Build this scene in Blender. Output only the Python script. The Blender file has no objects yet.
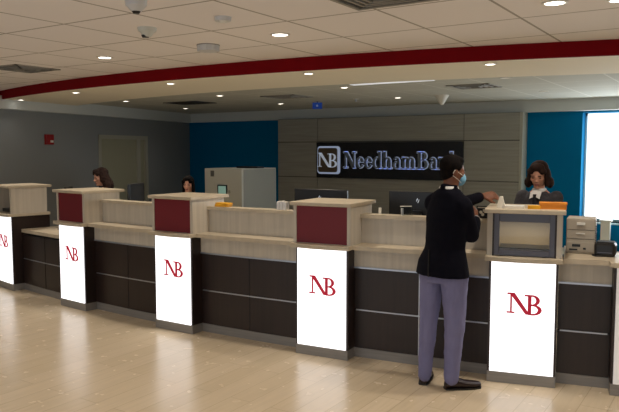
import bpy, bmesh, math, random
from mathutils import Vector, Matrix
random.seed(4)
PI = math.pi
S = bpy.context.scene
COL = S.collection

# ------------------------------------------------------------------ materials
def srgb(r, g, b):
    f = lambda c: (c/255/12.92) if c/255 <= .04045 else ((c/255+.055)/1.055)**2.4
    return (f(r), f(g), f(b), 1)

def mat(name, col, rough=.5, metal=0, emit=None, es=0, spec=None, bump=None, vary=0, vs=(6, 6, 6), coat=0, trans=0):
    m = bpy.data.materials.new(name); m.use_nodes = True
    nt = m.node_tree; b = nt.nodes['Principled BSDF']
    b.inputs['Base Color'].default_value = col
    b.inputs['Roughness'].default_value = rough
    b.inputs['Metallic'].default_value = metal
    if coat: b.inputs['Coat Weight'].default_value = coat
    if trans: b.inputs['Transmission Weight'].default_value = trans
    if spec is not None: b.inputs['Specular IOR Level'].default_value = spec
    if emit: 
        b.inputs['Emission Color'].default_value = emit; b.inputs['Emission Strength'].default_value = es
    tc = nt.nodes.new('ShaderNodeTexCoord'); mp = nt.nodes.new('ShaderNodeMapping')
    mp.inputs['Scale'].default_value = vs
    nt.links.new(tc.outputs['Object'], mp.inputs['Vector'])
    nz = nt.nodes.new('ShaderNodeTexNoise'); nz.inputs['Scale'].default_value = 1; nz.inputs['Detail'].default_value = 4
    nt.links.new(mp.outputs['Vector'], nz.inputs['Vector'])
    if vary:
        mx = nt.nodes.new('ShaderNodeMix'); mx.data_type = 'RGBA'
        mx.inputs['A'].default_value = tuple(c*(1-vary) for c in col[:3]) + (1,)
        mx.inputs['B'].default_value = tuple(min(1, c*(1+vary)) for c in col[:3]) + (1,)
        rp = nt.nodes.new('ShaderNodeMapRange'); rp.inputs['From Min'].default_value = .3; rp.inputs['From Max'].default_value = .7
        nt.links.new(nz.outputs['Fac'], rp.inputs['Value'])
        nt.links.new(rp.outputs['Result'], mx.inputs['Factor'])
        nt.links.new(mx.outputs['Result'], b.inputs['Base Color'])
    if bump:
        bp = nt.nodes.new('ShaderNodeBump'); bp.inputs['Strength'].default_value = bump; bp.inputs['Distance'].default_value = .002
        nt.links.new(nz.outputs['Fac'], bp.inputs['Height']); nt.links.new(bp.outputs['Normal'], b.inputs['Normal'])
    return m

def grid_mat(name, col, line, px, ox, py, oy, lw, rough=.9):
    """ceiling tiles: world-aligned grid of T-bars"""
    m = mat(name, col, rough, bump=.15, vs=(60, 60, 60)); nt = m.node_tree; b = nt.nodes['Principled BSDF']
    tc = nt.nodes.new('ShaderNodeTexCoord'); sp = nt.nodes.new('ShaderNodeSeparateXYZ')
    nt.links.new(tc.outputs['Object'], sp.inputs[0])
    fs = []
    for ax, p, o in (('X', px, ox), ('Y', py, oy)):
        a = nt.nodes.new('ShaderNodeMath'); a.operation = 'SUBTRACT'; a.inputs[1].default_value = o - lw/2
        nt.links.new(sp.outputs[ax], a.inputs[0])
        w = nt.nodes.new('ShaderNodeMath'); w.operation = 'FLOORED_MODULO'; w.inputs[1].default_value = p
        nt.links.new(a.outputs[0], w.inputs[0])
        l = nt.nodes.new('ShaderNodeMath'); l.operation = 'LESS_THAN'; l.inputs[1].default_value = lw
        nt.links.new(w.outputs[0], l.inputs[0]); fs.append(l)
    mxm = nt.nodes.new('ShaderNodeMath'); mxm.operation = 'MAXIMUM'
    nt.links.new(fs[0].outputs[0], mxm.inputs[0]); nt.links.new(fs[1].outputs[0], mxm.inputs[1])
    mx = nt.nodes.new('ShaderNodeMix'); mx.data_type = 'RGBA'
    mx.inputs['A'].default_value = col; mx.inputs['B'].default_value = line
    nt.links.new(mxm.outputs[0], mx.inputs['Factor']); nt.links.new(mx.outputs['Result'], b.inputs['Base Color'])
    return m

def floor_mat():
    m = mat('floor_planks', srgb(190, 160, 122), .3); nt = m.node_tree; b = nt.nodes['Principled BSDF']
    tc = nt.nodes.new('ShaderNodeTexCoord'); mp = nt.nodes.new('ShaderNodeMapping')
    mp.inputs['Rotation'].default_value = (0, 0, PI/2)
    nt.links.new(tc.outputs['Object'], mp.inputs['Vector'])
    br = nt.nodes.new('ShaderNodeTexBrick')
    br.inputs['Color1'].default_value = srgb(212, 194, 166); br.inputs['Color2'].default_value = srgb(204, 186, 157)
    br.inputs['Mortar'].default_value = srgb(186, 168, 140)
    br.inputs['Scale'].default_value = 1; br.inputs['Mortar Size'].default_value = .003
    br.inputs['Brick Width'].default_value = 1.22; br.inputs['Row Height'].default_value = .18; br.inputs['Bias'].default_value = 0
    nt.links.new(mp.outputs[0], br.inputs['Vector'])
    nz = nt.nodes.new('ShaderNodeTexNoise'); nz.inputs['Scale'].default_value = 1; nz.inputs['Detail'].default_value = 6
    m2 = nt.nodes.new('ShaderNodeMapping'); m2.inputs['Scale'].default_value = (30, 2.2, 1)
    nt.links.new(tc.outputs['Object'], m2.inputs['Vector']); nt.links.new(m2.outputs[0], nz.inputs['Vector'])
    mr = nt.nodes.new('ShaderNodeMapRange'); mr.inputs['To Min'].default_value = .86; mr.inputs['To Max'].default_value = 1.1
    nt.links.new(nz.outputs['Fac'], mr.inputs['Value'])
    vm = nt.nodes.new('ShaderNodeVectorMath'); vm.operation = 'SCALE'
    nt.links.new(br.outputs['Color'], vm.inputs[0]); nt.links.new(mr.outputs[0], vm.inputs['Scale'])
    nt.links.new(vm.outputs[0], b.inputs['Base Color'])
    # gently uneven finish
    n3 = nt.nodes.new('ShaderNodeTexNoise'); n3.inputs['Scale'].default_value = 9
    nt.links.new(tc.outputs['Object'], n3.inputs['Vector'])
    r2 = nt.nodes.new('ShaderNodeMapRange'); r2.inputs['To Min'].default_value = .20; r2.inputs['To Max'].default_value = .31
    nt.links.new(n3.outputs['Fac'], r2.inputs['Value']); nt.links.new(r2.outputs[0], b.inputs['Roughness'])
    bp = nt.nodes.new('ShaderNodeBump'); bp.inputs['Strength'].default_value = .25; bp.inputs['Distance'].default_value = .002
    iv = nt.nodes.new('ShaderNodeMath'); iv.operation = 'SUBTRACT'; iv.inputs[0].default_value = 1
    nt.links.new(br.outputs['Fac'], iv.inputs[1]); nt.links.new(iv.outputs[0], bp.inputs['Height'])
    nt.links.new(bp.outputs[0], b.inputs['Normal'])
    return m

M = {}
M['floor'] = floor_mat()
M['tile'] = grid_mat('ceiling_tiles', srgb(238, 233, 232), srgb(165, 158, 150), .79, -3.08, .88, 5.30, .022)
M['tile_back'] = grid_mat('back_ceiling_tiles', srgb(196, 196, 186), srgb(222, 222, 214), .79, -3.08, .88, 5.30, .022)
M['gypsum'] = mat('painted_gypsum', srgb(244, 236, 216), .8)
M['red_fascia'] = mat('red_fascia_paint', srgb(124, 0, 12), .8, spec=.15)
M['bulkhead'] = mat('grey_bulkhead_paint', srgb(208, 213, 212), .8)
M['greywall'] = mat('grey_blue_paint', srgb(140, 144, 146), .8)
M['bluewall'] = mat('teal_blue_paint', srgb(0, 110, 158), .9, spec=.1)
M['laminate'] = mat('grey_woodgrain_laminate', srgb(158, 156, 146), .5, vary=.12, vs=(1.2, 1.2, 26))
M['seam'] = mat('dark_reveal', srgb(62, 60, 55), .7)
M['edge'] = mat('pale_edge', srgb(176, 174, 160), .5)
M['lightwood'] = mat('light_wood_laminate', srgb(200, 191, 176), .42, vary=.09, vs=(28, 28, 1.2))
M['caplam'] = mat('cap_laminate', srgb(198, 184, 160), .38, vary=.07, vs=(14, 14, 2))
M['backwood'] = mat('tan_back_laminate', srgb(160, 140, 112), .6)
M['darkwood'] = mat('espresso_laminate', srgb(38, 25, 22), .4, vary=.22, vs=(30, 30, 1.4))
M['burgundy'] = mat('burgundy_panel', srgb(116, 16, 30), .5)
M['plinth'] = mat('brushed_plinth', srgb(142, 138, 134), .42, .25, vary=.1, vs=(2, 2, 50))
M['alu'] = mat('brushed_aluminium', srgb(186, 192, 204), .3, .9)
M['alu2'] = mat('grey_anodised_frame', srgb(92, 92, 102), .4, .3)
M['lit'] = mat('lit_acrylic', srgb(235, 235, 238), .3, emit=(.97, .97, 1, 1), es=1.0)
M['lit_dim'] = mat('dim_acrylic', srgb(225, 222, 220), .3, emit=(1, .96, .93, 1), es=.16)
M['redmark'] = mat('crimson_vinyl', srgb(176, 20, 50), .4, emit=srgb(176, 20, 50), es=.35)
M['black'] = mat('black_plastic', srgb(18, 18, 20), .35)
M['blackmat'] = mat('black_matte', srgb(12, 12, 14), .6)
M['signblack'] = mat('sign_panel', srgb(16, 17, 24), .25)
M['signbrown'] = mat('bronze_plate', srgb(92, 78, 60), .45, .2)
M['steel'] = mat('dull_steel_letters', srgb(120, 128, 138), .3, .5)
M['halo'] = mat('halo_light', srgb(200, 215, 255), .5, emit=(.62, .74, 1, 1), es=.17)
M['markwhite'] = mat('pale_steel_mark', srgb(200, 210, 225), .3, emit=(.7, .78, .9, 1), es=.18)
M['white'] = mat('white_plastic', srgb(226, 224, 216), .45)
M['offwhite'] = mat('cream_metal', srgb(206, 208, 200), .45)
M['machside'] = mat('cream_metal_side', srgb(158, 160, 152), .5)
M['greyplastic'] = mat('warm_grey_plastic', srgb(176, 166, 150), .5)
M['doorpaint'] = mat('cream_door_paint', srgb(165, 163, 140), .6)
M['yellow'] = mat('yellow_paper', srgb(236, 172, 24), .6)
M['orange'] = mat('orange_card', srgb(226, 140, 36), .6)
M['paper'] = mat('white_paper', srgb(236, 230, 216), .7)
M['lens'] = mat('downlight_lens', (1, 1, 1, 1), .4, emit=(1, .93, .82, 1), es=5)
M['lensdim'] = mat('unlit_lens', (.8, .8, .75, 1), .4, emit=(1, .95, .85, 1), es=.25)
M['linear'] = mat('linear_diffuser', (1, 1, 1, 1), .4, emit=(.85, .93, 1, 1), es=.36)
M['ring'] = mat('white_trim_ring', srgb(230, 226, 218), .4)
M['vent'] = mat('vent_metal', srgb(150, 146, 138), .5)
M['ventdark'] = mat('vent_recess', srgb(46, 44, 40), .7)
M['alarm'] = mat('red_alarm', srgb(150, 14, 18), .4)
M['exitblue'] = mat('blue_sign', srgb(8, 60, 150), .4, emit=srgb(10, 70, 180), es=.12)
M['smoke'] = mat('frosted_cover', srgb(205, 206, 208), .35)
M['screen'] = mat('green_lcd', srgb(130, 160, 150), .3, emit=srgb(150, 190, 175), es=.25)
M['winframe'] = mat('window_frame', srgb(170, 205, 215), .4)
M['shade'] = mat('backlit_roller_shade', srgb(240, 240, 240), .8, emit=(.95, .98, 1, 1), es=1.3)
def glass_mat():
    m = bpy.data.materials.new('clear_glass'); m.use_nodes = True; nt = m.node_tree
    for n in list(nt.nodes): nt.nodes.remove(n)
    o = nt.nodes.new('ShaderNodeOutputMaterial'); t = nt.nodes.new('ShaderNodeBsdfTransparent'); g = nt.nodes.new('ShaderNodeBsdfGlossy')
    t.inputs[0].default_value = (.93, .95, .95, 1); g.inputs['Roughness'].default_value = .03
    mx = nt.nodes.new('ShaderNodeMixShader'); fr = nt.nodes.new('ShaderNodeFresnel'); fr.inputs[0].default_value = 1.45
    nt.links.new(fr.outputs[0], mx.inputs[0]); nt.links.new(t.outputs[0], mx.inputs[1]); nt.links.new(g.outputs[0], mx.inputs[2])
    nt.links.new(mx.outputs[0], o.inputs[0]); return m
M['glass'] = glass_mat()
M['jacket'] = mat('navy_suit_wool', srgb(15, 15, 24), .95, spec=.1, vary=.12, vs=(90, 90, 90), bump=.2)
M['trousers'] = mat('blue_grey_chino', srgb(114, 113, 150), .85, vary=.06, vs=(40, 40, 8), bump=.2)
M['shoe'] = mat('dark_brown_leather', srgb(38, 22, 20), .3)
M['skin_dark'] = mat('brown_skin', srgb(112, 68, 46), .5)
M['skin'] = mat('tan_skin', srgb(196, 142, 116), .5)
M['hairblack'] = mat('black_hair', srgb(18, 14, 13), .9, spec=.1, bump=.3, vs=(200, 200, 40))
M['hairbrown'] = mat('brown_hair', srgb(40, 24, 19), .8, spec=.2, bump=.5, vs=(160, 160, 30), vary=.4)
M['shirt'] = mat('white_shirt', srgb(225, 222, 218), .7)
M['mask'] = mat('pale_blue_mask', srgb(120, 176, 206), .7)
M['cardigan'] = mat('charcoal_knit', srgb(58, 56, 60), .9, vary=.2, vs=(60, 60, 60))
M['darkcloth'] = mat('black_cloth', srgb(28, 26, 30), .9)
M['eye'] = mat('dark_eye', srgb(20, 14, 12), .2)
M['lip'] = mat('lip', srgb(150, 78, 72), .5)
M['kraft'] = mat('dark_printed_card', srgb(34, 32, 34), .5)

# ------------------------------------------------------------------ helpers
def link(name, bm, m, parent=None, loc=None, rz=0, bevel=0, smooth=False):
    me = bpy.data.meshes.new(name); bmesh.ops.recalc_face_normals(bm, faces=bm.faces[:]); bm.to_mesh(me); bm.free()
    o = bpy.data.objects.new(name, me); COL.objects.link(o)
    if m: me.materials.append(M[m])
    if loc: o.location = loc
    o.rotation_euler.z = rz
    if parent: o.parent = parent
    if bevel:
        b = o.modifiers.new('bevel', 'BEVEL'); b.width = bevel; b.segments = 2; b.limit_method = 'ANGLE'
    if smooth:
        for p in me.polygons: p.use_smooth = True
    return o
def empty(name, loc, rz=0):
    o = bpy.data.objects.new(name, None); COL.objects.link(o); o.location = loc; o.rotation_euler.z = rz; o.empty_display_size = .1
    return o
def tag(o, label=None, cat=None, group=None, kind=None):
    if label: o['label'] = label
    if cat: o['category'] = cat
    if group: o['group'] = group
    if kind: o['kind'] = kind
    return o
def box(bm, x0, x1, y0, y1, z0, z1, mtx=None):
    v = [bm.verts.new((x, y, z)) for x in (x0, x1) for y in (y0, y1) for z in (z0, z1)]
    for f in ((0,1,3,2),(4,6,7,5),(0,4,5,1),(2,3,7,6),(0,2,6,4),(1,5,7,3)): bm.faces.new([v[i] for i in f])
    if mtx: bmesh.ops.transform(bm, matrix=mtx, verts=v)
    return v
def BX(*a):
    bm = bmesh.new(); box(bm, *a); return bm
def cyl(bm, c, r0, r1, z0, z1, n=24, ax='z'):
    a = []; b = []
    for i in range(n):
        t = 2*PI*i/n; x, y = math.cos(t), math.sin(t)
        if ax == 'z':
            a.append(bm.verts.new((c[0]+r0*x, c[1]+r0*y, c[2]+z0))); b.append(bm.verts.new((c[0]+r1*x, c[1]+r1*y, c[2]+z1)))
        else:
            a.append(bm.verts.new((c[0]+r0*x, c[1]+z0, c[2]+r0*y))); b.append(bm.verts.new((c[0]+r1*x, c[1]+z1, c[2]+r1*y)))
    for i in range(n):
        j = (i+1) % n; bm.faces.new((a[i], a[j], b[j], b[i]))
    bm.faces.new(a[::-1]); bm.faces.new(b)
def prism(bm, pts, y0, y1):
    """polygon in the XZ plane, extruded along Y"""
    a = [bm.verts.new((x, y0, z)) for x, z in pts]; b = [bm.verts.new((x, y1, z)) for x, z in pts]
    n = len(pts)
    for i in range(n):
        j = (i+1) % n; bm.faces.new((a[i], a[j], b[j], b[i]))
    bm.faces.new(a[::-1]); bm.faces.new(b)
def slab(bm, pts, z0, z1):
    a = [bm.verts.new((x, y, z0)) for x, y in pts]; b = [bm.verts.new((x, y, z1)) for x, y in pts]
    n = len(pts)
    for i in range(n):
        j = (i+1) % n; bm.faces.new((a[i], a[j], b[j], b[i]))
    bm.faces.new(a[::-1]); bm.faces.new(b)
def strip_quads(bm, inner, outer, y0, y1):
    """ring segment (two point lists of equal length in XZ) extruded along Y"""
    n = len(inner)
    A = [bm.verts.new((x, y0, z)) for x, z in inner]; B = [bm.verts.new((x, y0, z)) for x, z in outer]
    C_ = [bm.verts.new((x, y1, z)) for x, z in inner]; D = [bm.verts.new((x, y1, z)) for x, z in outer]
    for i in range(n-1):
        bm.faces.new((A[i], A[i+1], B[i+1], B[i])); bm.faces.new((C_[i], D[i], D[i+1], C_[i+1]))
        bm.faces.new((A[i], C_[i], C_[i+1], A[i+1])); bm.faces.new((B[i], B[i+1], D[i+1], D[i]))
    bm.faces.new((A[0], B[0], D[0], C_[0])); bm.faces.new((A[-1], C_[-1], D[-1], B[-1]))

# counter arc, convex towards the lobby
CX, CY = -4.7, 22.25
def arcp(R, s):           # s is arc length measured on R = 17.5
    a = s/17.5; return (CX+R*math.sin(a), CY-R*math.cos(a))
def arcbox(R0, R1, z0, z1, s0, s1, org, n=14):
    """R1 (outer, customer side) > R0; coordinates relative to org"""
    bm = bmesh.new(); cols = []
    for i in range(n+1):
        s = s0+(s1-s0)*i/n; c = []
        for R, z in ((R1, z0), (R1, z1), (R0, z1), (R0, z0)):
            x, y = arcp(R, s); c.append(bm.verts.new((x-org[0], y-org[1], z-org[2])))
        cols.append(c)
    for i in range(n):
        for k in range(4):
            j = (k+1) % 4; bm.faces.new((cols[i][k], cols[i+1][k], cols[i+1][j], cols[i][j]))
    bm.faces.new(cols[0]); bm.faces.new(cols[-1][::-1])
    return bm

# ------------------------------------------------------------------ serif letters built from strokes
def ell(cx, cz, rx, rz, a0, a1, n=20):
    return [(cx+rx*math.cos(a0+(a1-a0)*i/n), cz+rz*math.sin(a0+(a1-a0)*i/n)) for i in range(n+1)]
class Pen:
    def __init__(s, bm, ox, oz, sc, g, y0, y1): s.bm, s.ox, s.oz, s.sc, s.g, s.y0, s.y1 = bm, ox, oz, sc, g, y0, y1
    def T(s, pts): return [(s.ox+x*s.sc, s.oz+z*s.sc) for x, z in pts]
    def rect(s, x0, x1, z0, z1):
        g = s.g; prism(s.bm, s.T([(x0-g, z0-g), (x1+g, z0-g), (x1+g, z1+g), (x0-g, z1+g)]), s.y0, s.y1)
    def diag(s, x0, z0, x1, z1, w):      # slanted stroke, horizontal width w
        g = s.g; prism(s.bm, s.T([(x0-w/2-g, z0-g), (x0+w/2+g, z0-g), (x1+w/2+g, z1+g), (x1-w/2-g, z1+g)]), s.y0, s.y1)
    def bowl(s, cx, cz, rx, rz, wx, wz, a0, a1):
        g = s.g; strip_quads(s.bm, s.T(ell(cx, cz, max(.01, rx-wx-g), max(.01, rz-wz-g), a0, a1)), s.T(ell(cx, cz, rx+g, rz+g, a0, a1)), s.y0, s.y1)
def letter(p, ch):
    t = .16; h = .05
    if ch == 'N':
        p.rect(.14, .20, .0, .97); p.rect(0, .34, 0, h); p.rect(0, .3, 1-h, 1)
        p.diag(.92, 0, .2, 1, .22); p.rect(.88, .94, 0, 1); p.rect(.74, 1.08, 1-h, 1); w = 1.12
    elif ch == 'B':
        p.rect(.12, .30, 0, 1); p.rect(0, .5, 0, h); p.rect(0, .5, 1-h, 1); p.rect(.3, .5, .5, .5+h)
        p.bowl(.42, .76, .32, .24, t, h, -PI/2, PI/2); p.bowl(.44, .27, .38, .28, t, h, -PI/2, PI/2); w = .9
    elif ch == 'e':
        p.bowl(.3, .34, .3, .34, .13, .06, .12, 1.86*PI); p.rect(.14, .52, .36, .41); w = .68
    elif ch == 'd':
        p.bowl(.3, .34, .3, .34, .13, .06, 0, 2*PI); p.rect(.48, .62, 0, 1.02); p.rect(.36, .5, .97, 1.02); p.rect(.5, .72, 0, h); w = .78
    elif ch == 'h':
        p.rect(.1, .24, 0, 1.02); p.rect(0, .12, .97, 1.02); p.rect(0, .34, 0, h)
        p.bowl(.38, .42, .26, .26, .13, .08, 0, PI); p.rect(.50, .64, 0, .43); p.rect(.42, .74, 0, h); w = .8
    elif ch == 'n':
        p.rect(.1, .24, 0, .68); p.rect(0, .12, .63, .68); p.rect(0, .34, 0, h)
        p.bowl(.38, .42, .26, .26, .13, .08, 0, PI); p.rect(.50, .64, 0, .43); p.rect(.42, .74, 0, h); w = .8
    elif ch == 'm':
        p.rect(.1, .24, 0, .68); p.rect(0, .12, .63, .68); p.rect(0, .34, 0, h)
        for o in (0, .38):
            p.bowl(.36+o, .42, .25, .26, .13, .08, 0, PI); p.rect(.47+o, .61+o, 0, .43); p.rect(.40+o, .70+o, 0, h)
        w = 1.18
    elif ch == 'a':
        p.bowl(.28, .46, .24, .22, .12, .06, 0, .85*PI); p.rect(.40, .53, 0, .48); p.bowl(.26, .2, .24, .2, .12, .05, 0, 2*PI); p.rect(.45, .64, 0, h); w = .68
    elif ch == 'k':
        p.rect(.1, .24, 0, 1.02); p.rect(0, .12, .97, 1.02); p.rect(0, .34, 0, h)
        p.diag(.26, .3, .56, .66, .09); p.diag(.62, 0, .34, .42, .17); p.rect(.46, .76, 0, h); p.rect(.42, .7, .63, .68); w = .8
    return w
def word(txt, sc, g, y0, y1, squeeze=1.0):
    bm = bmesh.new(); x = 0
    for ch in txt:
        p = Pen(bm, x*sc, 0, sc, g, y0, y1); x += letter(p, ch)*1.0 + .02
    for v in bm.verts: v.co.x *= squeeze
    return bm, x*sc*squeeze
def monogram(sc, g, y0, y1):
    """interlocked N B, centred on the origin"""
    bm = bmesh.new(); p = Pen(bm, -.82*sc, -.5*sc, sc, g, y0, y1)
    p.rect(.17, .225, .06, .98); p.rect(.0, .36, .03, .075); p.rect(.02, .3, .99, 1.04)
    prism(bm, p.T([(.12-g, 1.04+g), (.35+g, 1.04+g), (1.10+g, .0-g), (.92-g, .0-g)]), y0, y1)
    p.rect(.86, 1.2, .93, .98); p.rect(1.02, 1.16, .0, .96)
    p.bowl(1.22, .72, .34, .26, .15, .05, -PI/2, PI/2); p.bowl(1.24, .24, .42, .26, .16, .05, -PI/2, PI/2)
    p.rect(1.1, 1.24, .93, .98); p.rect(1.1, 1.24, .46, .505); p.rect(1.06, 1.26, -.02, .03)
    return bm

# ------------------------------------------------------------------ room shell
WY = 12.9
tag(link('floor', BX(-13.5, 4.5, -4, 13.6, -.12, 0), 'floor'), kind='structure')
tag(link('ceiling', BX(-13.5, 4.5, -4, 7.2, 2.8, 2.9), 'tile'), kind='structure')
# curved soffit with red fascia
SCX, SCY, SR = -5.8, 23.6, 17.5
def spt(R, a): return (SCX+R*math.sin(a), SCY-R*math.cos(a))
def sofring(R0, R1, z0, z1, n=60, a0=-.45, a1=.62):
    bm = bmesh.new(); cols = []
    for i in range(n+1):
        a = a0+(a1-a0)*i/n
        cols.append([bm.verts.new(spt(R, a)+(z,)) for R, z in ((R1, z0), (R1, z1), (R0, z1), (R0, z0))])
    for i in range(n):
        for k in range(4):
            j = (k+1) % 4; bm.faces.new((cols[i][k], cols[i+1][k], cols[i+1][j], cols[i][j]))
    bm.faces.new(cols[0]); bm.faces.new(cols[-1][::-1]); return bm
tag(link('trim_1', sofring(SR-.03, SR, 2.655, 2.82), 'red_fascia'), 'dark red curved fascia band under the lobby ceiling', kind='structure')
tag(link('trim_2', sofring(SR-1.62, SR-.03, 2.66, 2.82), 'gypsum'), 'cream curved plaster soffit behind the red fascia', kind='structure')
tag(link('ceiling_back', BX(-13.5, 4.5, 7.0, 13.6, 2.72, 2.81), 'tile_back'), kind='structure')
tag(link('trim_3', BX(-13.2, 4.5, WY-.16, WY+.3, 2.5, 2.72), 'bulkhead'), 'grey plaster bulkhead along the top of the back wall', kind='structure')
# left wall (slightly splayed), with a door opening
LA, LB = Vector((-10.79, 6.85, 0)), Vector((-12.1, 13.05, 0))
d = (LB-LA).normalized(); LO = LA - d*11.0
ang = math.atan2(d.y, d.x)       # local x runs towards the back wall
LL = (LB-LO).length
def wpt(x, y, z): return LO + d*x + Vector((-d.y, d.x, 0))*y + Vector((0, 0, z))
DX0, DX1, DH = 13.56, 15.30, 2.12
bm = bmesh.new()
box(bm, 0, DX0, 0, .15, 0, 2.82); box(bm, DX1, LL, 0, .15, 0, 2.82); box(bm, DX0, DX1, 0, .15, DH, 2.82)
tag(link('wall_left', bm, 'greywall', loc=LO, rz=ang), kind='structure')
dr = empty('door_1', wpt((DX0+DX1)/2, 0, 0), ang); tag(dr, 'cream painted door with side panel in the grey left wall', kind='structure')
w = DX1-DX0
link('door_leaf', BX(-w/2+.10, .47, .02, .07, 0.01, DH-.06), 'doorpaint', dr)
link('side_panel', BX(.59, w/2-.08, .03, .08, 0.01, DH-.06), 'doorpaint', dr)
bm = bmesh.new()
box(bm, -w/2, -w/2+.08, -.02, .1, 0, DH); box(bm, w/2-.08, w/2, -.02, .1, 0, DH); box(bm, .47, .59, -.01, .1, 0, DH); box(bm, -w/2, w/2, -.02, .1, DH-.08, DH)
link('door_frame', bm, 'edge', dr)
bm = bmesh.new(); cyl(bm, (.38, 0, 1.0), .025, .025, -.05, .02, 16, 'y'); link('door_handle', bm, 'alu', dr)
tag(link('trim_4', BX(8.5, LL+.2, -.16, .02, 2.5, 2.72), 'bulkhead', loc=LO, rz=ang), 'grey plaster bulkhead along the top of the left wall', kind='structure')
# back wall, teal; window opening on the right
WX0, WX1, WZ0, WZ1 = -2.50, 1.6, .50, 2.47
bm = bmesh.new()
box(bm, -13, WX0, WY, WY+.36, 0, 2.75); box(bm, WX1, 4.5, WY, WY+.36, 0, 2.75)
box(bm, WX0, WX1, WY, WY+.36, 0, WZ0); box(bm, WX0, WX1, WY, WY+.36, WZ1, 2.75)
tag(link('wall_back', bm, 'bluewall'), kind='structure')
tag(link('wall_right', BX(4.3, 4.5, -4, 13.6, 0, 2.82), 'greywall'), kind='structure')
wn = empty('window_1', ((WX0+WX1)/2, WY, WZ0)); tag(wn, 'large bright window in the teal back wall', kind='structure')
bm = bmesh.new(); hw = (WX1-WX0)/2; hh = WZ1-WZ0
box(bm, -hw, -hw+.05, .28, .35, 0, hh); box(bm, hw-.05, hw, .28, .35, 0, hh); box(bm, -hw, hw, .28, .35, 0, .05); box(bm, -hw, hw, .28, .35, hh-.05, hh)
for mx in (1.2, 2.2, 3.2): box(bm, -hw+mx-.03, -hw+mx+.03, .28, .35, .05, hh-.05)
link('window_frame', bm, 'winframe', wn)
link('pane', BX(-hw+.05, hw-.05, .31, .32, .05, hh-.05), 'glass', wn)
link('roller_shade', BX(-hw+.04, hw-.04, .262, .268, .07, hh-.01), 'shade', wn)
link('sill', BX(-hw, hw, -.03, .28, -.03, 0.0), 'winframe', wn)
pp = empty('pedestal', (-2.02, 12.72, 0)); tag(pp, 'white post below the bright window, behind the black receipt printer', 'post')
link('shaft', BX(-.075, .075, -.05, .05, 0.02, .54), 'white', pp); link('top_plate', BX(-.10, .10, -.07, .07, .54, .57), 'white', pp); link('foot', BX(-.1, .1, -.07, .07, 0, .02), 'white', pp)
# wood feature wall
fw = empty('wall_panelling', (-6.27, 12.6, 0)); tag(fw, 'grey wood grain panelled feature wall behind the tellers, between teal walls', kind='structure')
bm = bmesh.new(); box(bm, -2.78, 2.74, .012, .3, 0, 2.5); link('backing', bm, 'seam', fw)
xs = [-2.78, -1.70, 1.66, 2.74]; zs = [0, .42, 1.2, 1.98, 2.5]
for i in range(3):
    for j in range(4):
        o = link('wall_panel', BX(xs[i]+.006, xs[i+1]-.006, 0, .02, zs[j]+.008, zs[j+1]-.008), 'laminate', fw)
link('edge_strip', BX(2.74, 2.79, -.01, .3, 0, 2.5), 'edge', fw)

# ------------------------------------------------------------------ bank sign
sg = empty('wall_sign', (-6.28, 12.59, 1.2)); tag(sg, 'black illuminated sign panel with bank name on the wood feature wall', 'sign')
link('sign_panel', BX(-1.68, 1.68, -.05, 0, .0, .765), 'signblack', sg)
def rrect(x0, x1, z0, z1, r, n=6):
    p = []
    for cx_, cz_, a in ((x1-r, z1-r, 0), (x0+r, z1-r, PI/2), (x0+r, z0+r, PI), (x1-r, z0+r, 1.5*PI)):
        for i in range(n+1):
            t = a+PI/2*i/n; p.append((cx_+r*math.cos(t), cz_+r*math.sin(t)))
    return p
bm = bmesh.new(); prism(bm, rrect(-1.64, -1.07, .08, .685, .07), -.07, -.05); link('logo_halo', bm, 'halo', sg)
bm = bmesh.new(); prism(bm, rrect(-1.61, -1.13, .12, .645, .05), -.10, -.07); pl = link('logo_plate', bm, 'signbrown', sg)
bm = monogram(.30, 0, -.02, 0); o = link('monogram', bm, 'markwhite', pl); o.location = (-1.37, -.10, .38)
bm, wd = word('NeedhamBank', .34, .035, -.02, 0); k = 2.62/wd
for v in bm.verts: v.co.x *= k
o = link('lettering_halo', bm, 'halo', sg); o.location = (-.97, -.05, .22)
bm, wd = word('NeedhamBank', .34, 0, -.05, 0)
for v in bm.verts: v.co.x *= k
o = link('lettering', bm, 'steel', sg); o.location = (-.97, -.07, .22)

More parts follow.
